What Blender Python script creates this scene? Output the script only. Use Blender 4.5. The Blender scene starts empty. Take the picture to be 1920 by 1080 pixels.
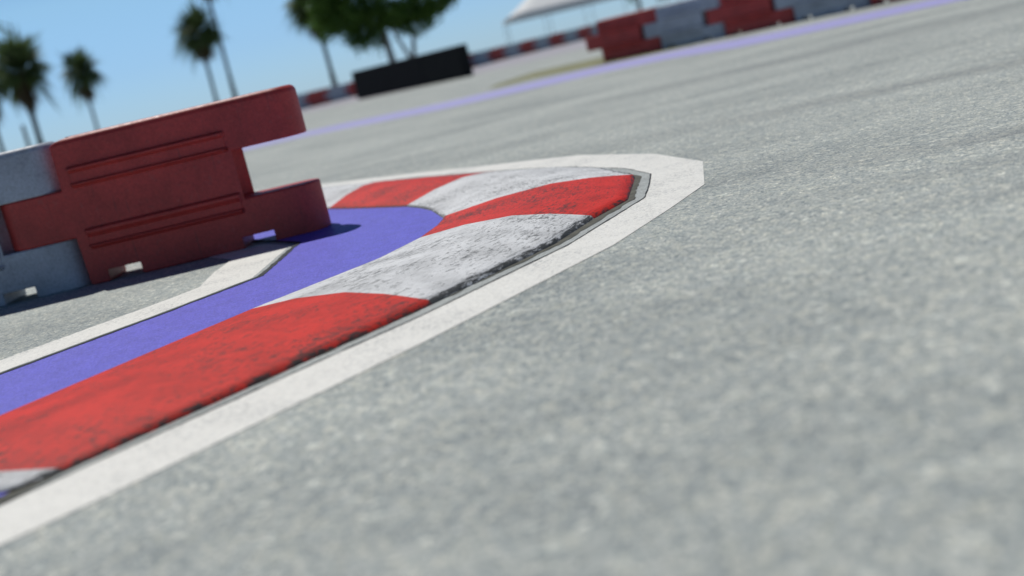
import bpy, bmesh, math, random
from mathutils import Matrix, Vector, noise as mnoise
R = math.radians
PI = math.pi
scn = bpy.context.scene
col = scn.collection

# ---------------------------------------------------------------- camera
F, H_CAM, ROLL, PITCH = 2200.0, 0.83, 13.4, 11.39
cd = bpy.data.cameras.new('camera')
cam = bpy.data.objects.new('camera', cd); col.objects.link(cam)
cd.sensor_width = 36.0
cd.lens = 36.0 * F / 1920.0
cd.clip_start = 0.05; cd.clip_end = 3000
cam.matrix_world = Matrix.Translation((0, 0, H_CAM)) @ Matrix.Rotation(R(90 - PITCH), 4, 'X') @ Matrix.Rotation(R(-ROLL), 4, 'Z')
cd.dof.use_dof = True
cd.dof.focus_distance = 5.35
cd.dof.aperture_fstop = 1.0
cd.dof.aperture_blades = 0
scn.camera = cam

# ---------------------------------------------------------------- light
SUN = Vector((-0.24, 0.47, 0.90)).normalized()
EL = math.asin(SUN.z); AZ = math.atan2(SUN.x, SUN.y)
SKY_TINT = [(0.0, (0.60, 0.98, 1.80)), (0.05, (0.71, 1.04, 1.68)), (0.11, (0.94, 1.24, 1.55)), (0.38, (0.16, 0.25, 0.43))]   # clear deep-blue air near the horizon
w = bpy.data.worlds.new('World'); scn.world = w; w.use_nodes = True
nt = w.node_tree; nt.nodes.clear()
sky = nt.nodes.new('ShaderNodeTexSky'); sky.sky_type = 'NISHITA'; sky.sun_disc = False
sky.sun_elevation = EL; sky.sun_rotation = AZ
sky.air_density = 1.0; sky.dust_density = 0.0; sky.ozone_density = 1.0
bg = nt.nodes.new('ShaderNodeBackground'); bg.inputs[1].default_value = 0.06
wo = nt.nodes.new('ShaderNodeOutputWorld')
tc = nt.nodes.new('ShaderNodeTexCoord'); sx = nt.nodes.new('ShaderNodeSeparateXYZ'); rp = nt.nodes.new('ShaderNodeValToRGB')
el = rp.color_ramp.elements
while len(el) < 4: el.new(0.5)
for i, (p_, c_) in enumerate(SKY_TINT): el[i].position = p_; el[i].color = tuple(c_) + (1,)
mu = nt.nodes.new('ShaderNodeMixRGB'); mu.blend_type = 'MULTIPLY'; mu.inputs[0].default_value = 1
nt.links.new(tc.outputs['Generated'], sx.inputs[0]); nt.links.new(sx.outputs[2], rp.inputs[0])
nt.links.new(sky.outputs[0], mu.inputs[1]); nt.links.new(rp.outputs[0], mu.inputs[2])
nt.links.new(mu.outputs[0], bg.inputs[0]); nt.links.new(bg.outputs[0], wo.inputs[0])
sd = bpy.data.lights.new('sun', 'SUN'); sd.energy = 3.4; sd.angle = R(0.55); sd.color = (1, 0.975, 0.92)
so = bpy.data.objects.new('sun', sd); col.objects.link(so)
so.rotation_euler = SUN.to_track_quat('Z', 'Y').to_euler()
so.location = SUN * 50
scn.view_settings.view_transform = 'Standard'; scn.view_settings.look = 'None'
scn.view_settings.gamma = 1; scn.view_settings.exposure = 0.0
scn.render.engine = 'CYCLES'

# ---------------------------------------------------------------- material kit
class N:
    """small node-graph helper"""
    def __init__(s, name):
        s.m = bpy.data.materials.new(name); s.m.use_nodes = True
        s.t = s.m.node_tree; s.t.nodes.clear()
        s.out = s.t.nodes.new('ShaderNodeOutputMaterial')
        s.b = s.t.nodes.new('ShaderNodeBsdfPrincipled')
        s.t.links.new(s.b.outputs[0], s.out.inputs[0])
    def n(s, typ, **k):
        x = s.t.nodes.new('ShaderNode' + typ)
        for a, v in k.items(): setattr(x, a, v)
        return x
    def link(s, a, b): s.t.links.new(a, b)
    def coord(s, kind='Object', scale=(1, 1, 1), rot=(0, 0, 0)):
        c = s.n('TexCoord'); m = s.n('Mapping')
        m.inputs['Scale'].default_value = scale; m.inputs['Rotation'].default_value = rot
        s.link(c.outputs[kind], m.inputs[0]); return m.outputs[0]
    def noise(s, co, scale, detail=4, rough=0.6):
        x = s.n('TexNoise'); x.inputs['Scale'].default_value = scale
        x.inputs['Detail'].default_value = detail; x.inputs['Roughness'].default_value = rough
        s.link(co, x.inputs['Vector']); return x
    def ramp(s, fac, stops):
        x = s.n('ValToRGB'); e = x.color_ramp.elements
        while len(e) < len(stops): e.new(0.5)
        for i, (p, c) in enumerate(stops):
            e[i].position = p; e[i].color = (c, c, c, 1) if isinstance(c, (int, float)) else tuple(c) + (1,)
        s.link(fac, x.inputs[0]); return x.outputs[0]
    def mix(s, fac, a, b, mode='MIX'):
        x = s.n('MixRGB', blend_type=mode)
        for i, v in enumerate((fac, a, b)):
            if isinstance(v, (int, float)): x.inputs[i].default_value = v if i == 0 else (v, v, v, 1)
            elif isinstance(v, tuple): x.inputs[i].default_value = v + (1,)
            else: s.link(v, x.inputs[i])
        return x.outputs[0]
    def math(s, op, a, b=0.0):
        x = s.n('Math', operation=op)
        for i, v in enumerate((a, b)):
            if isinstance(v, (int, float)): x.inputs[i].default_value = v
            else: s.link(v, x.inputs[i])
        return x.outputs[0]
    def bump(s, h, strength=0.3, dist=0.01):
        x = s.n('Bump'); x.inputs['Strength'].default_value = strength; x.inputs['Distance'].default_value = dist
        s.link(h, x.inputs['Height']); s.link(x.outputs[0], s.b.inputs['Normal'])
    def base(s, c): 
        if isinstance(c, tuple): s.b.inputs['Base Color'].default_value = c + (1,)
        else: s.link(c, s.b.inputs['Base Color'])
    def rough(s, v, spec=0.5):
        if isinstance(v, (int, float)): s.b.inputs['Roughness'].default_value = v
        else: s.link(v, s.b.inputs['Roughness'])
        s.b.inputs['Specular IOR Level'].default_value = spec

def aggregate(q, co):
    """pebbly aggregate colour of the pale asphalt; returns colour, height"""
    v = q.n('TexVoronoi'); v.inputs['Scale'].default_value = 120; q.link(co, v.inputs['Vector'])
    g = q.n('RGBToBW'); q.link(v.outputs['Color'], g.inputs[0])
    tint = q.ramp(g.outputs[0], [(0.10, (0.21, 0.24, 0.245)), (0.35, (0.36, 0.395, 0.39)), (0.55, (0.435, 0.465, 0.45)), (0.75, (0.50, 0.505, 0.465)), (0.9, (0.70, 0.71, 0.67))])
    v2 = q.n('TexVoronoi'); v2.inputs['Scale'].default_value = 38; q.link(co, v2.inputs['Vector'])
    g2 = q.n('RGBToBW'); q.link(v2.outputs['Color'], g2.inputs[0])
    t2 = q.ramp(g2.outputs[0], [(0.15, (0.81, 0.835, 0.845)), (0.5, (0.97, 0.98, 0.98)), (0.8, (1.16, 1.13, 1.06)), (0.92, (1.4, 1.38, 1.32))])
    c = q.mix(1.0, tint, t2, 'MULTIPLY')
    m1 = q.noise(co, 13, 3, 0.6)
    c = q.mix(1.0, c, q.ramp(m1.outputs[0], [(0.30, (0.92, 0.935, 0.945)), (0.5, (0.99, 0.99, 0.99)), (0.70, (1.07, 1.06, 1.04))]), 'MULTIPLY')
    return c, g.outputs[0]

TYRE_BANDS = [(5.75, -0.40, 0.0, 0.30, 0.60), (5.1, -0.45, 0.02, 0.22, 0.40), (8.6, -0.35, 0.0, 0.5, 0.45), (4.4, -0.35, 0.0, 0.35, 0.45), (13.5, -0.3, 0.02, 1.1, 0.30)]
def mat_asphalt():
    q = N('pale_asphalt'); co = q.coord('Object')
    c, h = aggregate(q, co)
    n1 = q.noise(q.coord('Object', (0.5, 1.1, 1), (0, 0, R(-12))), 0.85, 5, 0.55)
    c = q.mix(1.0, c, q.ramp(n1.outputs[0], [(0.34, (0.74, 0.755, 0.77)), (0.5, (0.955, 0.96, 0.96)), (0.64, (1.08, 1.08, 1.07))]), 'MULTIPLY')
    # rubber laid down by tyres: a few long soft bands across the lane to the right of the kerb
    xy = q.n('SeparateXYZ'); q.link(q.coord('Object'), xy.inputs[0])
    wob = q.math('MULTIPLY', q.math('SUBTRACT', q.noise(q.coord('Object', (1, 0.6, 1)), 0.9, 4, 0.6).outputs[0], 0.5), 0.5)
    brk = q.noise(q.coord('Object', (0.6, 5, 1)), 1.5, 5, 0.65)
    for y0, sl, cv, wd, amt in TYRE_BANDS:
        lin = q.math('ADD', q.math('SUBTRACT', xy.outputs[1], y0), wob)
        lin = q.math('SUBTRACT', lin, q.math('MULTIPLY', xy.outputs[0], sl))
        lin = q.math('SUBTRACT', lin, q.math('MULTIPLY', q.math('MULTIPLY', xy.outputs[0], xy.outputs[0]), cv))
        dd = q.math('ABSOLUTE', lin)
        band = q.ramp(q.math('DIVIDE', dd, wd), [(0.15, amt), (1.0, 0.0)])
        side = q.ramp(q.math('DIVIDE', xy.outputs[0], 8.0), [(0.10, 0.0), (0.30, 1.0)])
        k = q.math('MULTIPLY', q.math('MULTIPLY', band, side), q.ramp(brk.outputs[0], [(0.35, 0.35), (0.6, 1.0)]))
        c = q.mix(k, c, (0.17, 0.18, 0.185))
    q.base(c); q.rough(0.82, 0.35); q.bump(h, 0.55, 0.004)
    return q.m

def mat_paint(name, colr, wear=0.5, worn=(0.36, 0.37, 0.36), rough=0.6, tex=0.12, streak=(1, 1, 1), rot=0.0, grain=0.07):
    q = N(name); co = q.coord('Object')
    n0 = q.noise(co, 9, 6, 0.65)
    c = q.mix(1.0, colr, q.ramp(n0.outputs[0], [(0.3, 1 - tex), (0.6, 1.0), (0.8, 1 + tex * 0.5)]), 'MULTIPLY')
    cs = q.coord('Object', streak, (0, 0, rot))
    n1 = q.noise(cs, 45, 6, 0.7); n2 = q.noise(co, 3.5, 4, 0.6)
    k = q.math('ADD', n1.outputs[0], q.math('MULTIPLY', n2.outputs[0], 0.35))
    m = q.ramp(k, [(0.83 - wear * 0.1, 0.0), (0.90 - wear * 0.1, 0.75)])
    c = q.mix(m, c, worn)
    gr = q.n('TexVoronoi'); gr.inputs['Scale'].default_value = 130; q.link(co, gr.inputs['Vector'])
    gb = q.n('RGBToBW'); q.link(gr.outputs['Color'], gb.inputs[0])
    c = q.mix(1.0, c, q.ramp(gb.outputs[0], [(0.2, 1 - grain), (0.5, 1.0), (0.8, 1 + grain)]), 'MULTIPLY')
    c = q.mix(q.ramp(gb.outputs[0], [(0.62, 0.0), (0.85, min(0.5, grain * 1.2))]), c, worn)
    q.base(c); q.rough(rough, 0.4)
    v = q.n('TexVoronoi'); v.inputs['Scale'].default_value = 110; q.link(co, v.inputs['Vector'])
    q.bump(v.outputs['Distance'], 0.35, 0.004)
    return q.m

def mat_kerb(name, colr, dark, wear, ragged=1.0):
    q = N(name)
    uv = q.coord('UV'); sp = q.n('SeparateXYZ'); q.link(uv, sp.inputs[0])
    o = q.coord('Object')
    n0 = q.noise(o, 5, 5, 0.6)
    c = q.mix(1.0, colr, q.ramp(n0.outputs[0], [(0.32, 0.74), (0.55, 1.0), (0.75, 1.12)]), 'MULTIPLY')
    nb = q.noise(q.coord('UV', (1.0, 1.9, 1), (0, 0, R(-18))), 26, 9, 0.74)       # chips and scuffs
    st = q.noise(q.coord('UV', (7, 40, 1), (0, 0, R(14))), 1.0, 7, 0.7)   # scrubbed streaks along the kerb
    big = q.noise(o, 2.6, 5, 0.65)
    bigm = q.math('MULTIPLY', q.math('SUBTRACT', big.outputs[0], 0.5), 0.38)
    m = q.ramp(q.math('ADD', nb.outputs[0], bigm), [(0.56 - wear, 0.0), (0.59 - wear, 0.6), (0.64 - wear, 0.97)])
    c = q.mix(m, c, dark)
    m = q.ramp(q.math('ADD', st.outputs[0], bigm), [(0.57 - wear, 0.0), (0.64 - wear, 0.65)])
    c = q.mix(m, c, dark)
    fine = q.noise(q.coord('UV', (20, 75, 1)), 1.0, 5, 0.7)
    c = q.mix(1.0, c, q.ramp(fine.outputs[0], [(0.30, 0.66), (0.5, 1.0)]), 'MULTIPLY')
    # ragged worn edge along the outside where wheels run off
    rag = q.math('MULTIPLY', q.math('SUBTRACT', q.noise(q.coord('UV', (2.2, 9, 1), (0, 0, R(20))), 5.0, 12, 0.8).outputs[0], 0.50), 0.42 * ragged)
    e = q.math('ADD', sp.outputs[1], q.math('MULTIPLY', rag, q.ramp(q.noise(q.coord('UV', (1, 0.2, 1)), 1.3, 3, 0.6).outputs[0], [(0.35, 0.35), (0.6, 1.0)])))
    c = q.mix(q.ramp(e, [(0.012 * ragged, 0.93), (0.03 * ragged, 0.0)]), c, (0.04, 0.042, 0.042))
    e2 = q.math('ADD', q.math('SUBTRACT', 1.05, sp.outputs[1]), q.math('MULTIPLY', q.math('SUBTRACT', nb.outputs[0], 0.5), 0.12))
    c = q.mix(q.ramp(e2, [(0.01, 0.9), (0.025, 0.0)]), c, (0.05, 0.052, 0.05))
    q.base(c); q.rough(0.62, 0.22); q.bump(q.math('ADD', st.outputs[0], nb.outputs[0]), 0.35, 0.006)
    return q.m

def mat_plastic(name, colr, scuff, worn):
    q = N(name); co = q.coord('Object')
    info = q.n('ObjectInfo')
    off = q.n('VectorMath', operation='ADD'); q.link(co, off.inputs[0]); q.link(info.outputs['Location'], off.inputs[1]); co = off.outputs[0]
    n0 = q.noise(co, 4, 7, 0.62)
    c = q.mix(1.0, colr, q.ramp(n0.outputs[0], [(0.3, 0.78), (0.5, 1.0), (0.72, 1.18)]), 'MULTIPLY')
    n1 = q.noise(co, 26, 8, 0.75)
    c = q.mix(q.ramp(n1.outputs[0], [(0.55, 0.0), (0.68, 0.6)]), c, worn)
    n3 = q.noise(co, 60, 6, 0.75)
    c = q.mix(1.0, c, q.ramp(n3.outputs[0], [(0.32, 0.72), (0.5, 1.0), (0.68, 1.18)]), 'MULTIPLY')
    mp = q.n('Mapping'); mp.inputs['Scale'].default_value = (55, 55, 2.2); mp.inputs['Rotation'].default_value = (0.1, 0.25, 0)
    q.link(co, mp.inputs[0]); n4 = q.noise(mp.outputs[0], 1.0, 3, 0.5)
    c = q.mix(q.ramp(n4.outputs[0], [(0.66, 0.0), (0.72, 0.45)]), c, (0.05, 0.035, 0.035))
    n2 = q.noise(co, 13, 9, 0.78)
    c = q.mix(q.ramp(n2.outputs[0], [(0.58, 0.0), (0.66, scuff)]), c, (0.09, 0.08, 0.08))
    q.base(c); q.rough(q.ramp(n1.outputs[0], [(0.3, 0.38), (0.7, 0.60)]), 0.42); q.bump(n1.outputs[0], 0.12, 0.006)
    return q.m

def mat_simple(name, colr, rough=0.7, var=0.25, scale=6, spec=0.4, stretch=(1, 1, 1)):
    q = N(name); n0 = q.noise(q.coord('Object', stretch), scale, 5, 0.6)
    c = q.mix(1.0, colr, q.ramp(n0.outputs[0], [(0.3, 1 - var), (0.7, 1 + var)]), 'MULTIPLY')
    q.base(c); q.rough(rough, spec); q.bump(n0.outputs[0], 0.2, 0.02)
    return q.m

def mat_leaf(name, a, b, trans=0.25):
    q = N(name); n0 = q.noise(q.coord('Object'), 1.4, 4, 0.7)
    c = q.mix(q.ramp(n0.outputs[0], [(0.35, 0.0), (0.65, 1.0)]), a, b)
    q.base(c); q.rough(0.55, 0.3)
    tr = q.n('BsdfTranslucent'); q.link(c, tr.inputs[0])
    mx = q.n('MixShader'); mx.inputs[0].default_value = trans
    q.link(q.b.outputs[0], mx.inputs[1]); q.link(tr.outputs[0], mx.inputs[2]); q.link(mx.outputs[0], q.out.inputs[0])
    return q.m

M = dict(
    asphalt=mat_asphalt(),
    white=mat_paint('white_road_paint', (0.83, 0.82, 0.765), 1.15, (0.40, 0.41, 0.40), 0.6, 0.05, (1, 2.2, 1), R(-40)),
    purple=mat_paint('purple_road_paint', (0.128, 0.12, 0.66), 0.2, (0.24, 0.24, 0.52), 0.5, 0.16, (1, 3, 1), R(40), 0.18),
    lavender=mat_paint('pale_lavender_paint', (0.39, 0.38, 0.70), 0.4, (0.36, 0.38, 0.42), 0.7, 0.15),  # far band in a paler tone than the purple run-off
    farpaint=mat_paint('worn_mauve_paint', (0.40, 0.385, 0.43), 0.6, (0.36, 0.37, 0.38), 0.8, 0.15),
    concrete=mat_paint('concrete_edging', (0.42, 0.45, 0.44), 0.6, (0.26, 0.27, 0.27), 0.85, 0.2, (1, 2, 1), R(-40), 0.2),
    joint=mat_simple('olive_grey_sealant', (0.10, 0.10, 0.082), 0.9, 0.35, 14),
    crack=mat_simple('dark_sealant', (0.045, 0.05, 0.055), 0.9, 0.3, 12),
    grass=mat_simple('dry_grass', (0.235, 0.235, 0.13), 0.95, 0.3, 1.5),
    kred=mat_kerb('red_kerb_paint', (0.68, 0.030, 0.018), (0.10, 0.03, 0.026), 0.012, 0.45),
    kwhite=mat_kerb('white_kerb_paint', (0.72, 0.73, 0.735), (0.14, 0.145, 0.145), 0.0),
    pred=mat_plastic('red_plastic', (0.40, 0.043, 0.036), 0.3, (0.46, 0.09, 0.075)),
    pwhite=mat_plastic('white_plastic', (0.36, 0.40, 0.455), 0.3, (0.46, 0.49, 0.52)),
    black=mat_simple('black_rubber', (0.012, 0.012, 0.013), 0.8, 0.3, 5, 0.2),
    strap=mat_simple('black_webbing', (0.014, 0.014, 0.014), 0.8, 0.2, 5, 0.2),
    palmtrunk=mat_simple('palm_bark', (0.055, 0.047, 0.04), 0.9, 0.35, 5, 0.2, (1, 1, 5)),
    bark=mat_simple('smooth_bark', (0.22, 0.19, 0.17), 0.9, 0.3, 6, 0.2),
    frond=mat_leaf('palm_frond', (0.06, 0.10, 0.035), (0.10, 0.14, 0.05), 0.4),
    dead=mat_leaf('dead_frond', (0.10, 0.075, 0.045), (0.14, 0.10, 0.06), 0.1),
    leaf=mat_leaf('tree_leaf', (0.055, 0.13, 0.02), (0.11, 0.20, 0.035), 0.5),
    canvas=mat_simple('white_canvas', (0.72, 0.74, 0.74), 0.6, 0.04, 1),
    pole=mat_simple('grey_metal_pole', (0.30, 0.31, 0.32), 0.5, 0.1, 4),
    wood=mat_simple('weathered_post', (0.12, 0.10, 0.085), 0.9, 0.2, 6),
)

# ---------------------------------------------------------------- object kit
def tag(o, label=None, cat=None, group=None, kind=None):
    if label: o['label'] = label
    if cat: o['category'] = cat
    if group: o['group'] = group
    if kind: o['kind'] = kind
    return o
def empty(name, loc=(0, 0, 0), rz=0.0):
    o = bpy.data.objects.new(name, None); col.objects.link(o)
    o.location = loc; o.rotation_euler = (0, 0, rz); o.empty_display_size = 0.2
    return o
def obj(name, bm, mats, parent=None, smooth=None, bevel=None):
    me = bpy.data.meshes.new(name); bm.to_mesh(me); bm.free()
    for m in (mats if isinstance(mats, (list, tuple)) else [mats]): me.materials.append(m)
    o = bpy.data.objects.new(name, me); col.objects.link(o)
    if parent: o.parent = parent
    if smooth is not None:
        for p in me.polygons: p.use_smooth = True
        try: me.set_sharp_from_angle(angle=R(smooth))
        except Exception: pass
    if bevel:
        b = o.modifiers.new('bevel', 'BEVEL'); b.width = bevel[0]; b.segments = bevel[1]
        b.limit_method = bevel[2] if len(bevel) > 2 else 'ANGLE'; b.angle_limit = R(40); b.harden_normals = False; b.use_clamp_overlap = False
    return o
def copy_thing(src, loc, rz, **kw):
    r = src.copy(); col.objects.link(r); r.location = loc; r.rotation_euler = (0, 0, rz); tag(r, **kw)
    for ch in src.children:
        c = ch.copy(); col.objects.link(c); c.parent = r
        for gch in ch.children:
            d = gch.copy(); col.objects.link(d); d.parent = c
    return r
def box(bm, x0, x1, y0, y1, z0, z1):
    vs = [bm.verts.new((x, y, z)) for z in (z0, z1) for y in (y0, y1) for x in (x0, x1)]
    for f in ((0, 2, 3, 1), (4, 5, 7, 6), (0, 1, 5, 4), (2, 6, 7, 3), (0, 4, 6, 2), (1, 3, 7, 5)):
        bm.faces.new([vs[i] for i in f])
def tube(bm, pts, rad, seg=10, cap=True):
    rings = []
    for i, p in enumerate(pts):
        p = Vector(p); r = rad[i] if isinstance(rad, (list, tuple)) else rad
        d = (Vector(pts[min(i + 1, len(pts) - 1)]) - Vector(pts[max(i - 1, 0)])).normalized()
        a = d.orthogonal().normalized() if abs(d.z) < 0.99 else Vector((1, 0, 0)); b = d.cross(a).normalized(); a = b.cross(d)
        if abs(d.z) >= 0.7: a = Vector((1, 0, 0)); b = d.cross(a).normalized(); a = b.cross(d).normalized()
        rings.append([bm.verts.new(p + (a * math.cos(t) + b * math.sin(t)) * r) for t in [2 * PI * k / seg for k in range(seg)]])
    for q0, q1 in zip(rings, rings[1:]):
        for k in range(seg): bm.faces.new((q0[k], q0[(k + 1) % seg], q1[(k + 1) % seg], q1[k]))
    if cap:
        bm.faces.new(rings[0][::-1]); bm.faces.new(rings[-1])
def strip(name, A, B, z, m, jit=0.0, step=0.04, seed=0):
    """flat painted band between two polylines, each resampled by its own fraction; optional ragged edge"""
    def cum(P):
        s = [0]
        for a, b in zip(P, P[1:]): s.append(s[-1] + math.dist(a, b))
        return s
    bm = bmesh.new(); bm.faces.ensure_lookup_table()
    va = []
    def pt(P, S, t):
        d = t * S[-1]
        for i in range(len(P) - 1):
            if d <= S[i + 1] + 1e-9:
                k = (d - S[i]) / max(S[i + 1] - S[i], 1e-9); return (P[i][0] + (P[i + 1][0] - P[i][0]) * k, P[i][1] + (P[i + 1][1] - P[i][1]) * k)
        return P[-1]
    SA, SB = cum(A), cum(B)
    # keep every corner of both lines
    ts = sorted(set([round(s / SA[-1], 5) for s in SA] + [round(s / SB[-1], 5) for s in SB] + [i / max(1, int(SA[-1] / step)) for i in range(int(SA[-1] / step) + 1)]))
    prev = None
    for t in ts:
        a = pt(A, SA, t); b = pt(B, SB, t)
        if jit:
            n = mnoise.fractal((a[0] * 9, a[1] * 9, seed), 0.9, 2.2, 4) * jit
            n2 = mnoise.fractal((b[0] * 9, b[1] * 9, seed + 7), 0.9, 2.2, 4) * jit
            d = Vector((b[0] - a[0], b[1] - a[1])); d.normalize()
            a = (a[0] + d.x * n, a[1] + d.y * n); b = (b[0] + d.x * n2, b[1] + d.y * n2)
        p = (bm.verts.new((a[0], a[1], z)), bm.verts.new((b[0], b[1], z)))
        if prev: bm.faces.new((prev[0], p[0], p[1], prev[1]))
        prev = p
    bmesh.ops.recalc_face_normals(bm, faces=bm.faces)
    for f in bm.faces:
        if f.normal.z < 0: f.normal_flip()
    return tag(obj(name, bm, m), kind='structure')
def poly(name, P, z, m):
    bm = bmesh.new(); f = bm.faces.new([bm.verts.new((x, y, z)) for x, y in P])
    if f.normal.z < 0: f.normal_flip()
    bmesh.ops.triangulate(bm, faces=bm.faces)
    for f in bm.faces:
        if f.normal.z < 0: f.normal_flip()
    return tag(obj(name, bm, m), kind='structure')

# ---------------------------------------------------------------- ground and paint
bm = bmesh.new()
G = 1500
bm.faces.new([bm.verts.new(p) for p in ((-G, -60, 0), (G, -60, 0), (G, 2 * G, 0), (-G, 2 * G, 0))])
tag(obj('ground', bm, M['asphalt']), kind='structure')

# painted white line round the outside of the hairpin island
WO = [(-3.6, 0.55), (-1.281, 2.580), (-1.073, 2.776), (-0.592, 3.293), (-0.301, 3.607), (0.421, 4.472), (0.751, 5.017), (0.992, 5.451), (1.155, 6.263), (1.033, 7.126), (0.669, 8.069), (0.360, 8.50), (0.007, 8.95), (-0.459, 9.60), (-0.95, 10.25), (-4.5, 14.6)]
WI = [(-3.75, 0.85), (-1.406, 2.899), (-1.190, 3.125), (-0.638, 3.690), (-0.31, 4.02), (0.266, 4.702), (0.626, 5.327), (0.710, 5.474), (0.785, 5.804), (0.869, 6.242), (0.798, 6.737), (0.56, 7.45), (0.30, 7.98), (-0.02, 8.52), (-0.60, 9.45), (-4.7, 14.2)]
CI = [(-3.80, 0.92), (-1.40, 2.93), (-1.21, 3.19), (-0.66, 3.76), (-0.325, 4.12), (0.229, 4.757), (0.60, 5.40), (0.648, 5.490), (0.753, 5.975), (0.804, 6.240), (0.771, 6.475), (0.52, 7.35), (0.25, 7.90), (-0.08, 8.45), (-0.66, 9.38), (-4.76, 14.12)]
def inward(P, d):
    out = []
    for i, p in enumerate(P):
        a = P[max(i - 1, 0)]; b = P[min(i + 1, len(P) - 1)]
        t = Vector((b[0] - a[0], b[1] - a[1])).normalized(); out.append((p[0] - t.y * d, p[1] + t.x * d))
    return out
def seg_strip(name, A, B, z, m, **k):
    return strip(name, A, B, z, m, **k)
def paired(name, A, B, z, m, jit=0.0, seed=0, n=14):
    """band between two polylines joined corner to corner"""
    bm = bmesh.new(); prev = None
    for i in range(len(A) - 1):
        L = math.dist(A[i], A[i + 1]); k_n = max(1, int(L / 0.03)) if jit else 1
        for k in range(k_n + (1 if i == len(A) - 2 else 0)):
            t = k / k_n
            a = Vector(A[i]).lerp(Vector(A[i + 1]), t); b = Vector(B[i]).lerp(Vector(B[i + 1]), t)
            if jit:
                d = (b - a).normalized()
                na = mnoise.fractal((a.x * 11, a.y * 11, seed), 0.8, 2.3, 4) * jit
                nb = mnoise.fractal((b.x * 11, b.y * 11, seed + 5), 0.8, 2.3, 4) * jit
                a = a + d * na; b = b + d * nb
            p = (bm.verts.new((a.x, a.y, z * 0.5)), bm.verts.new((b.x, b.y, z * 0.5)))
            if prev: bm.faces.new((prev[0], prev[1], p[1], p[0]))
            prev = p
    for f in bm.faces:
        f.normal_update()
        if f.normal.z < 0: f.normal_flip()
    return tag(obj(name, bm, m), kind='structure')
paired('white_edge_line', WO, WI, 0.004, M['white'])
WI2 = inward(WI, -0.006); 
paired('line_crack', inward(WI, 0.0), inward(WI, 0.007), 0.008, M['crack'], jit=0.006, seed=3)
paired('concrete_edging', inward(WI, 0.004), inward(CI, 0.03), 0.006, M['concrete'], jit=0.005, seed=31)
paired('sealant_joint', inward(CI, -0.006), inward(CI, 0.16), 0.010, M['joint'], jit=0.014, seed=8)

# purple run-off band between the kerb and the island line
PI_ = [(-4.6, 2.3), (-2.159, 4.816), (-1.586, 5.42), (-1.217, 5.867), (-1.190, 6.193), (-1.154, 6.87), (-1.648, 7.738), (-5.2, 13.2)]
PO_ = [(-3.83, 0.99), (-1.425, 2.975), (-0.95, 4.3), (-0.45, 5.3), (-0.1, 6.2), (-0.2, 7.1), (-0.8, 8.4), (-4.4, 13.8)]
paired('purple_runoff', PI_, PO_, 0.014, M['purple'], jit=0.0)
C0 = inward(PI_, 0.014); 
paired('purple_edge_crack', inward(PI_, -0.012), inward(PI_, 0.022), 0.018, M['crack'], jit=0.010, seed=12)
paired('grey_edge_strip', inward(PI_, 0.018), inward(PI_, 0.055), 0.012, M['concrete'], jit=0.004, seed=15)
IL = [(-4.85, 2.7), (-2.317, 5.180), (-1.689, 5.86), (-1.572, 6.02), (-1.587, 6.448), (-1.56, 6.85), (-1.98, 7.58), (-5.5, 12.9)]
paired('white_island_line', inward(PI_, 0.045), IL, 0.008, M['white'])

# far lavender band, dry grass, worn mauve run-off along the far barriers
LF = [(-9.5, 25.5), (-5.02, 27.6), (-3.7, 27.3), (-2.742, 26.85), (-2.1, 26.2), (-0.516, 24.972), (1.0, 24.6), (2.910, 24.4), (4.232, 23.0), (4.943, 21.527), (5.543, 20.607), (6.745, 19.639), (7.582, 18.824), (7.95, 18.5)]
LN = [(-9.0, 23.4), (-4.65, 24.7), (-3.45, 24.5), (-2.45, 23.6), (-1.85, 22.9), (-0.47, 21.7), (0.78, 21.3), (2.4, 21.0), (3.52, 20.1), (4.208, 18.429), (4.799, 17.915), (5.882, 17.177), (6.708, 16.693), (7.05, 16.5)]
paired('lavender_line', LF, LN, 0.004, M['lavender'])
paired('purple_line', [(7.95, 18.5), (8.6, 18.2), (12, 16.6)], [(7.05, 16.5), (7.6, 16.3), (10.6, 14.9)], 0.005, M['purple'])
bm = bmesh.new()
random.seed(4)
GP = [(0.5, 26.6), (1.567, 26.7), (2.924, 24.9), (4.6, 24.0), (6.5, 25.5), (6.0, 30.5), (3.7, 31.0), (1.920, 32.0), (0.8, 29.0)]
poly('dry_grass_patch', GP, 0.004, M['grass'])
poly('mauve_runoff', [(-13, 72), (-11, 69), (8.2, 84.5), (9.5, 84.0), (6.3, 53), (5.4, 51.5), (0.7, 50), (-4.7, 53), (-9, 56)], 0.004, M['farpaint'])

# ---------------------------------------------------------------- kerb
OUT = [(-1.395, 3.00), (-1.297, 3.072), (-0.293, 4.145), (0.218, 4.785), (0.43, 5.19), (0.632, 5.50), (0.728, 5.97), (0.782, 6.25), (0.69, 6.88), (0.47, 7.49), (0.12, 8.08), (-0.14, 8.48), (-0.36, 8.82), (-0.76, 9.40), (-2.3, 11.6), (-3.9, 13.9)]
INN = [(-2.35, 2.98), (-2.30, 3.32), (-1.10, 4.90), (-0.59, 5.46), (-0.40, 5.82), (-0.32, 6.12), (-0.295, 6.30), (-0.285, 6.42), (-0.36, 6.88), (-0.43, 7.12), (-0.53, 7.38), (-0.78, 7.78), (-0.93, 8.02), (-1.14, 8.38), (-2.9, 11.1), (-4.6, 13.5)]
COLR = [1, 0, 1, 1, 0, 0, 0, 1, 1, 1, 0, 0, 0, 1, 0]     # per span: 0 red 1 white
bm = bmesh.new(); uvl = bm.loops.layers.uv.new('UVMap')
TS = [0, 0.012, 0.06, 0.14, 0.22, 0.32, 0.42, 0.56, 0.70, 0.85, 0.985, 1.0]
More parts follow.
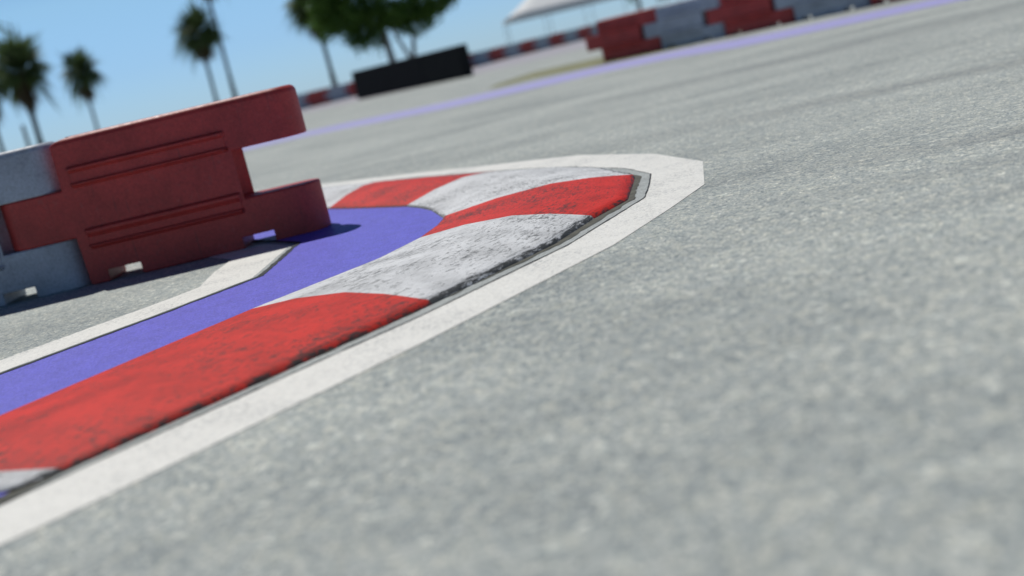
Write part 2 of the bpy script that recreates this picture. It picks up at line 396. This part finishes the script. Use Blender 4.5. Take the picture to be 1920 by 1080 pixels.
def kh(t):
    K = [(0, 0.010), (0.20, 0.042), (0.42, 0.058), (0.70, 0.044), (1.0, 0.006)]
    for (a, ya), (b, yb) in zip(K, K[1:]):
        if t <= b: return ya + (yb - ya) * (t - a) / (b - a)
    return 0.0
rows = []; arc = 0.0; lastm = None
spans = []
for i in range(len(OUT)):
    n = 1 if i == len(OUT) - 1 else max(2, int(math.dist(OUT[i], OUT[i + 1]) / 0.12))
    for k in range(n):
        t = k / n
        if i < len(OUT) - 1:
            a = Vector(OUT[i]).lerp(Vector(OUT[i + 1]), t); b = Vector(INN[i]).lerp(Vector(INN[i + 1]), t)
        else: a = Vector(OUT[i]); b = Vector(INN[i])
        mid = (a + b) / 2
        if lastm is not None: arc += (mid - lastm).length
        lastm = mid
        amp = 1.0
        if i == 0: amp = 0.10 + 0.55 * t
        elif i == 1: amp = min(1.0, 0.65 + 1.4 * t)
        vs = [bm.verts.new((a.x + (b.x - a.x) * s, a.y + (b.y - a.y) * s, 0.010 + kh(s) * amp if 0.005 < s < 0.995 else 0.002)) for s in TS]
        rows.append((vs, arc)); spans.append(i)
for r in range(len(rows) - 1):
    (v0, a0), (v1, a1) = rows[r], rows[r + 1]
    for j in range(len(TS) - 1):
        f = bm.faces.new((v0[j], v1[j], v1[j + 1], v0[j + 1])); f.material_index = COLR[spans[r]]; f.smooth = True
        for lp, (u, v) in zip(f.loops, ((a0, TS[j]), (a1, TS[j]), (a1, TS[j + 1]), (a0, TS[j + 1]))): lp[uvl].uv = (u, v * 1.05)
for ends in (rows[0][0], rows[-1][0]): bm.faces.new(ends)
bmesh.ops.recalc_face_normals(bm, faces=bm.faces)
kerb = obj('striped_kerb', bm, [M['kred'], M['kwhite']])
tag(kerb, 'low red and white striped kerb scuffed black, curving round the hairpin beside the purple band', 'kerb')

# ---------------------------------------------------------------- interlocking barrier module
BW, TAB, PITCHB, BH, BT = 1.06, 0.45, 1.52, 0.912, 0.36
ZS = [0.0, 0.075, 0.305, 0.605, 0.912]
def half_t(x, side):
    r = 0.13; b = BT / 2 - 0.012
    if side > 0: d = x - (BW + TAB - r)
    else: d = (-0.445 + r) - x
    if x > BW + 0.001 or x < -0.001: return b * math.sqrt(max(1 - (max(d, 0) / r) ** 2, 0.012))
    return BT / 2
def barrier_body(bevel=True):
    r = 0.13
    ang = [0, 25, 45, 62, 77, 90]
    xr = [BW + TAB - r + r * math.sin(R(a)) for a in ang]
    xl = [-0.445 + r - r * math.sin(R(a)) for a in ang][::-1]
    slots = [(0.125, 0.335), (0.98, BW), ]
    xs = sorted(set([round(v, 5) for v in xl + [0.0, 0.125, 0.335, 0.98, BW, 1.18] + xr]))
    bm = bmesh.new(); cache = {}
    def V(x, z, s, layer):
        side = 1 if x > BW / 2 else -1
        y = half_t(x, side) * s
        k = (round(x, 4), round(z, 4), s)
        if k not in cache: cache[k] = bm.verts.new((x, y, z))
        return cache[k]
    KS = [-1, -0.72, -0.4, 0, 0.4, 0.72, 1]
    def curve(x, z, d_in):
        out = []
        for k in KS:
            if abs(k) == 1: out.append(V(x, z, k, 0)); continue
            kk = (round(x, 4), round(z, 4), k)
            if kk not in cache: cache[kk] = bm.verts.new((x + d_in * 0.12 * math.sqrt(1 - k * k), k * BT / 2, z))
            out.append(cache[kk])
        return out
    def groove(x, z0, z1, d_in, j):
        '''hollow end that takes the rounded tab of the next module'''
        a, b = curve(x, z0, d_in), curve(x, z1, d_in)
        for k in range(len(a) - 1): bm.faces.new((a[k], a[k + 1], b[k + 1], b[k]))
        for z, c in ((z0, a), (z1, b)):
            if (abs(z - 0.305) < 1e-3 or abs(z - 0.605) < 1e-3): bm.faces.new(c)
    occ = {}
    for i in range(len(xs) - 1):
        xm = (xs[i] + xs[i + 1]) / 2
        for j in range(4):
            zm = (ZS[j] + ZS[j + 1]) / 2
            body = 0 < xm < BW; right = xm > BW; left = xm < 0
            o = body or (right and j in (0, 1, 3)) or (left and j == 2)
            if j == 0 and (0.125 < xm < 0.335 or 0.98 < xm < 1.18): o = False
            occ[i, j] = o
    for (i, j), o in occ.items():
        if not o: continue
        x0, x1, z0, z1 = xs[i], xs[i + 1], ZS[j], ZS[j + 1]
        f = lambda x, z, s: V(x, z, s, j)
        bm.faces.new((f(x0, z0, -1), f(x1, z0, -1), f(x1, z1, -1), f(x0, z1, -1)))
        bm.faces.new((f(x0, z0, 1), f(x0, z1, 1), f(x1, z1, 1), f(x1, z0, 1)))
        gl = abs(x0) < 1e-4 and j != 2; gr = abs(x1 - BW) < 1e-4 and j == 2
        for z, open_ in ((z1, not occ.get((i, j + 1))), (z0, not occ.get((i, j - 1)))):
            if not open_: continue
            L_ = curve(0.0, z, 1) if gl else [f(x0, z, -1), f(x0, z, 1)]
            R_ = curve(BW, z, -1) if gr else [f(x1, z, -1), f(x1, z, 1)]
            bm.faces.new(L_ + R_[::-1])
        if not occ.get((i + 1, j)):
            if abs(x1 - BW) < 1e-4: groove(x1, z0, z1, -1, j)
            else: bm.faces.new((f(x1, z0, -1), f(x1, z0, 1), f(x1, z1, 1), f(x1, z1, -1)))
        if not occ.get((i - 1, j)):
            if abs(x0) < 1e-4: groove(x0, z0, z1, 1, j)
            else: bm.faces.new((f(x0, z0, 1), f(x0, z0, -1), f(x0, z1, -1), f(x0, z1, 1)))
    bmesh.ops.recalc_face_normals(bm, faces=bm.faces)
    # the flat faces of the body carry no inner grid lines
    bmesh.ops.dissolve_limit(bm, angle_limit=R(1), verts=bm.verts, edges=bm.edges)
    wl = bm.edges.layers.float.new('bevel_weight_edge')
    for e in bm.edges:
        if len(e.link_faces) != 2 or e.calc_face_angle(0) < R(40): continue
        zs = [v.co.z for v in e.verts]; xs_ = [v.co.x for v in e.verts]
        slot = max(zs) < 0.08 and (min(zs) > 0.01 or abs(zs[0] - zs[1]) > 0.01) and 0.1 < min(xs_) and max(xs_) < 1.2
        e[wl] = 1.0 if min(zs) > 0.89 else (0.12 if slot else 0.3)
    return bm
def rib_bm(z, hgt, face, down=0.0):
    """moulded ridge along the face: lit upper slope, flat nose, long under-slope"""
    x0, x1 = 0.06, 1.05
    y = face * BT / 2; o = face * 0.036
    prof = [(y, z + hgt / 2), (y + o, z + hgt / 2 - 0.014), (y + o, z - hgt / 2 + 0.008), (y, z - hgt / 2 - down)]
    bm = bmesh.new(); A = []
    for x, sh in ((x0, 0.0), (x0 + 0.02, 1.0), (x1 - 0.02, 1.0), (x1, 0.0)):
        A.append([bm.verts.new((x, y - face * 0.004 + (py - y) * sh + 0, pz)) for py, pz in prof])
    for a, b in zip(A, A[1:]):
        for k in range(3): bm.faces.new((a[k], b[k], b[k + 1], a[k + 1]))
        bm.faces.new((a[3], b[3], b[0], a[0]))
    bm.faces.new(A[0]); bm.faces.new(A[-1][::-1])
    bmesh.ops.recalc_face_normals(bm, faces=bm.faces)
    return bm
RIBS = [(0.722, 0.034, 0.020), (0.628, 0.026, 0.016), (0.333, 0.040, 0.034), (0.243, 0.026, 0.016)]
def barrier(colour, name):
    root = empty(name)
    body = obj('body', barrier_body(), M['p' + colour], root, smooth=50, bevel=(0.040, 4, 'WEIGHT'))
    for face in (-1, 1):
        for z, hh, dn in RIBS:
            obj('moulded_rib', rib_bm(z, hh, face, dn), M['p' + colour], root, smooth=40, bevel=(0.004, 2))
        for z0, z1 in ((0.632, 0.722), (0.247, 0.333)):
            bm = bmesh.new(); y = face * BT / 2
            box(bm, 0.075, 1.035, min(y - face * 0.003, y + face * 0.008), max(y - face * 0.003, y + face * 0.008), z0, z1)
            obj('raised_band', bm, M['p' + colour], root, smooth=40, bevel=(0.005, 2))
    return root
YB = 7.24 + BT / 2
red0 = barrier('red', 'plastic_barrier'); red0.location = (-2.53, YB, 0)
tag(red0, 'red plastic interlocking barrier with moulded ribs, end of the row beside the kerb', 'barrier', 'barriers in the near row')
white0 = barrier('white', 'plastic_barrier'); white0.location = (-2.53 - PITCHB, YB, 0)
tag(white0, 'grey-white plastic barrier locked into the near red one at the left edge of the photo', 'barrier', 'barriers in the near row')

# right-hand row in the middle distance
def far_copy(src, x, y, rz, label, group): return copy_thing(src, (x, y, 0), rz, label=label, cat='barrier', group=group)
d = Vector((4.6, -4.0)).normalized(); rz = math.atan2(d.y, d.x)
p0 = Vector((3.1, 26.0)); nrm = Vector((-d.y, d.x)) * (BT / 2)
lab = ['red barrier at the free left end of the middle distance row',
       'grey-white barrier next to the left end red one in the middle distance row',
       'red barrier standing between two grey-white ones in the middle distance row',
       'grey-white barrier right of the middle red one in the middle distance row',
       'red barrier cut off by the top edge at the right end of the middle row',
       'grey-white barrier beyond the last red one of the middle distance row']
for k in range(6):
    q = p0 + nrm + d * (PITCHB * k)
    far_copy(red0 if k % 2 == 0 else white0, q.x, q.y, rz, lab[k], 'barriers in the middle distance row')

# far row: same modules, too small for ribs
def plain(src, x, y, rz, label, group):
    r = src.copy(); col.objects.link(r); r.location = (x, y, 0); r.rotation_euler = (0, 0, rz)
    tag(r, label, 'barrier', group)
    c = src.children[0].copy(); col.objects.link(c); c.parent = r
    return r
d = Vector((19.2, 17.0)).normalized(); rz = math.atan2(d.y, d.x)
p0 = Vector((-10.2, 70.0)); nrm = Vector((-d.y, d.x)) * (BT / 2)
for k in range(-2, 22):
    q = p0 + nrm + d * (PITCHB * k)
    c = 'red' if k % 2 else 'white'
    lb = ('dark red' if c == 'red' else 'grey-white') + ' barrier in the long far row at the back of the track'
    plain(red0 if c == 'red' else white0, q.x, q.y, rz, lb, c + ' barriers in the far row')

# ---------------------------------------------------------------- black crash wall
A = Vector((-5.05, 56.6)); B = Vector((0.12, 49.2)); d = (B - A); Lw = d.length; d.normalize()
wall = empty('crash_wall', (A.x, A.y, 0), math.atan2(d.y, d.x))
tag(wall, 'long low black rubber crash wall standing on the tarmac under the trees', 'crash wall')
for k in range(3):
    bm = bmesh.new(); box(bm, Lw / 3 * k + 0.01, Lw / 3 * (k + 1) - 0.01, 0.0, 0.5, 0, 1.33)
    obj('rubber_panel', bm, M['black'], wall, smooth=50, bevel=(0.04, 3))
for z in (0.3, 0.93):
    bm = bmesh.new(); box(bm, -0.012, Lw + 0.012, -0.012, 0.512, z, z + 0.1)
    obj('belt', bm, M['strap'], wall)

# ---------------------------------------------------------------- palms
def frond_bm(bm, base, direction, length, rng, droop=0.5, nb=11, wdt=0.05):
    """fan frond: petiole then a fan of pointed blades with drooping tips"""
    d = direction.normalized()
    side = d.cross(Vector((0, 0, 1)));
    if side.length < 0.05: side = Vector((1, 0, 0))
    side.normalize(); side = (Matrix.Rotation(rng.uniform(-1.1, 1.1), 3, d) @ side).normalized(); up = side.cross(d).normalized()
    pet = length * 0.10
    hub = base + d * pet - Vector((0, 0, droop * 0.12 * pet))
    a = side * 0.02
    bm.faces.new([bm.verts.new(v) for v in (base - a, base + a, hub + a, hub - a)])
    for k in range(nb):
        th = R(-30 + 60 * k / (nb - 1)) + rng.uniform(-.06, .06)
        bd = (d * math.cos(th) + side * math.sin(th) + up * rng.uniform(-.12, .12)).normalized()
        L = length * 0.92 * (1 - 0.5 * abs(th)) * rng.uniform(0.85, 1.1)
        mid = hub + bd * L * 0.55; tip = hub + bd * L - Vector((0, 0, L * droop * rng.uniform(0.4, 1.0)))
        s2 = bd.cross(up).normalized() * wdt * 1.25
        bm.faces.new([bm.verts.new(v) for v in (hub, mid - s2, tip, mid + s2)])
def palm(x, y, zc, rad, label, seed, lean=0.0, trunk=0.17, nf=44, skirt=1.2):
    rng = random.Random(seed)
    root = empty('palm_tree', (x, y, 0)); tag(root, label, 'palm tree', 'fan palms along the back of the track')
    top = Vector((lean, 0, zc))
    bm = bmesh.new(); n = 9
    pts = [(lean * (t / n) ** 1.4, 0, zc * t / n) for t in range(n + 1)]
    tube(bm, pts, [trunk * (1.35 - 0.6 * min(1, t / 3)) if t < 3 else trunk * (0.75 if t < n - 1 else 0.9) for t in range(n + 1)], 10)
    obj('trunk', bm, M['palmtrunk'], root, smooth=60)
    bm = bmesh.new()
    for k in range(nf):
        el = R(86 - 128 * ((k + 0.5) / nf) ** 0.95) + rng.uniform(-.28, .28); az = k * 2.39996 + rng.uniform(-.2, .2)
        dd = Vector((math.cos(el) * math.cos(az), math.cos(el) * math.sin(az), math.sin(el)))
        frond_bm(bm, top, dd, rad * rng.uniform(0.75, 1.15) * (1.25 if el > 0.9 else 1.0), rng, 0.22 + 0.35 * (k / nf), wdt=0.045 * rad / 1.8)
    obj('crown', bm, M['frond'], root)
    bm = bmesh.new()
    for k in range(int(30 * skirt)):
        el = R(rng.uniform(-84, -58)); az = rng.uniform(0, 2 * PI)
        dd = Vector((math.cos(el) * math.cos(az), math.cos(el) * math.sin(az), math.sin(el)))
        frond_bm(bm, top - Vector((0, 0, rng.uniform(0.05, 0.45 * rad))), dd, rad * rng.uniform(0.4, 0.75), rng, 0.15, nb=7, wdt=0.04 * rad / 1.8)
    obj('dead_skirt', bm, M['dead'], root)
    return root
palm(-28.98, 75, 5.7, 2.35, 'fan palm cut off by the left edge of the photo, low crown', 11)
palm(-28.35, 80, 6.5, 2.75, 'full fan palm at the left, second from the edge, with a thick shaggy crown', 12, 0.1, trunk=0.24)
palm(-32.1, 105, 7.0, 2.45, 'small fan palm alone with a thin trunk, between the left palms and the close pair', 13, 0.12, trunk=0.17)
palm(-19.95, 98, 7.5, 2.6, 'fan palm with a round crown on the left of the close pair', 14, 0.1, trunk=0.19)
palm(-18.95, 101, 12.3, 2.3, 'tallest thin palm of the close pair, its crown above the photo', 15, 0.1, trunk=0.20)
palm(-9.2, 88, 6.9, 2.6, 'fan palm beside the leafy tree left of the black crash wall', 16, -0.12, trunk=0.2)
palm(-18.6, 45, 6.2, 2.7, 'tall palm above the upper left corner, only its frond tips showing', 17, 0.3, trunk=0.2)
# short post
bm = bmesh.new(); tube(bm, [(0, 0, 0), (0, 0, 2.85)], [0.12, 0.10], 10)
o = obj('wooden_post', bm, M['wood'], smooth=60); o.location = (-25.5, 70, 0)
tag(o, 'short dark post standing beside the trunk of the thick left palm', 'post')

# ---------------------------------------------------------------- broadleaf trees
def leafy(name, x, y, base_z, blobs, label, seed, trunks, nleaf=620, size=0.30):
    rng = random.Random(seed)
    root = empty(name, (x, y, 0)); tag(root, label, 'tree')
    for pts, rad in trunks:
        bm = bmesh.new(); tube(bm, pts, rad, 10); obj('trunk', bm, M['bark'], root, smooth=60)
    bm = bmesh.new()
    for bx, by, bz, br in blobs:
        # each blob is a loose bunch of twigs carrying leaves
        for t in range(int(9 * br)):
            v = Vector((rng.gauss(0, 1), rng.gauss(0, 1), rng.gauss(0, .8))); v.normalize(); v *= br * rng.uniform(0.35, 1.05)
            c = Vector((bx, by, bz)) + v
            for k in range(nleaf // 9):
                p = c + Vector((rng.gauss(0, .33), rng.gauss(0, .33), rng.gauss(0, .26)))
                n = Vector((rng.gauss(0, 1), rng.gauss(0, 1), rng.gauss(0, 1))).normalized(); a = n.orthogonal().normalized(); b = n.cross(a)
                s = size * rng.uniform(0.6, 1.2)
                bm.faces.new([bm.verts.new(q) for q in (p - a * s * .5, p + b * s * .28, p + a * s * .5, p - b * s * .28)])
    obj('crown', bm, M['leaf'], root)
    return root
rng = random.Random(5)
bl = []
for k in range(40):
    bx = rng.uniform(-4.0, 4.0); bz = 4.25 + abs(bx) * 0.12 + rng.uniform(0, 4.5); bl.append((bx, rng.uniform(-2.5, 2.5), bz, rng.uniform(0.9, 1.4)))
bl += [(-2.0, 0, 3.7, 0.8), (-0.9, 0.3, 3.5, 0.7), (0.6, 0, 4.0, 0.9), (2.2, 0, 3.9, 0.9), (3.7, 0.5, 4.5, 0.8), (-3.7, 0, 4.8, 1.0), (4.7, 0, 5.0, 0.7), (-1.4, 1, 4.2, 1.0), (1.4, 1, 4.3, 1.0), (2.9, -1, 4.4, 0.9), (0, -1, 4.6, 1.1)]
leafy('leafy_tree', -4.3, 84, 0, bl, 'broad dark green leafy tree with forked trunks behind the black crash wall', 21,
      [([(0.0, 0, 0), (-0.15, 0, 1.6), (-0.25, 0, 3.0), (-0.3, 0, 5.5)], [0.32, 0.24, 0.22, 0.12]),
       ([(0.55, 0.2, 0), (1.1, 0.2, 1.6), (0.75, 0.2, 2.6), (0.2, 0, 4.2)], [0.2, 0.14, 0.12, 0.08]),
       ([(0.75, 0, 0), (1.35, 0, 1.5), (1.62, 0, 2.7), (1.9, 0, 5.0)], [0.2, 0.16, 0.14, 0.08])])
leafy('leafy_tree', 18.9, 120, 0, [(0, 0, 4.0, 1.2), (-1.2, 0, 4.5, 1.2), (1.2, .5, 4.4, 1.1), (0.2, 0, 5.6, 1.6), (-.4, 0, 3.3, .8)], 'distant leafy tree seen above the red end of the middle distance barriers', 22,
      [([(0, 0, 0), (0.1, 0, 2), (0, 0, 4.5)], [0.25, 0.18, 0.12])])

# ---------------------------------------------------------------- marquees
def marquee(x, y, wd, dp, eave, peak, label, nb=5, rz=0.0, seed=0):
    root = empty('marquee', (x, y, 0), rz); tag(root, label, 'marquee')
    bm = bmesh.new()
    # hipped canvas roof with a slight sag and a hanging valance
    nx, ny = 24, 8; grid = []
    for i in range(nx + 1):
        row = []
        for j in range(ny + 1):
            u = i / nx; v = j / ny
            dx = min(u, 1 - u) * wd; dy = min(v, 1 - v) * dp
            k = min(1, min(dx, dy) / (dp / 2)); z = eave + (peak - eave) * k - 0.10 * math.sin(PI * k)
            row.append(bm.verts.new((u * wd, v * dp, z)))
        grid.append(row)
    for i in range(nx):
        for j in range(ny): bm.faces.new((grid[i][j], grid[i + 1][j], grid[i + 1][j + 1], grid[i][j + 1]))
    r = obj('roof', bm, M['canvas'], root, smooth=30)
    s = r.modifiers.new('s', 'SOLIDIFY'); s.thickness = 0.02
    bm = bmesh.new()
    box(bm, 0, wd, -0.03, -0.01, eave - 0.30, eave); box(bm, 0, wd, dp + 0.01, dp + 0.03, eave - 0.30, eave)
    box(bm, -0.03, -0.01, 0, dp, eave - 0.30, eave); box(bm, wd + 0.01, wd + 0.03, 0, dp, eave - 0.30, eave)
    obj('valance', bm, M['canvas'], root)
    for k in range(nb):
        for yy in (0.06, dp - 0.06):
            bm = bmesh.new(); px = 0.06 + (wd - 0.12) * k / (nb - 1)
            tube(bm, [(px, yy, 0), (px, yy, eave - 0.02)], 0.03, 8); obj('pole', bm, M['pole'], root)
    return root
marquee(5.1, 110, 16, 7, 3.15, 5.4, 'white marquee with an open side and thin poles beyond the far barriers', 5)
marquee(19.6, 108, 8, 5, 2.0, 3.0, 'low white marquee roof showing just above the middle distance barriers', 3)
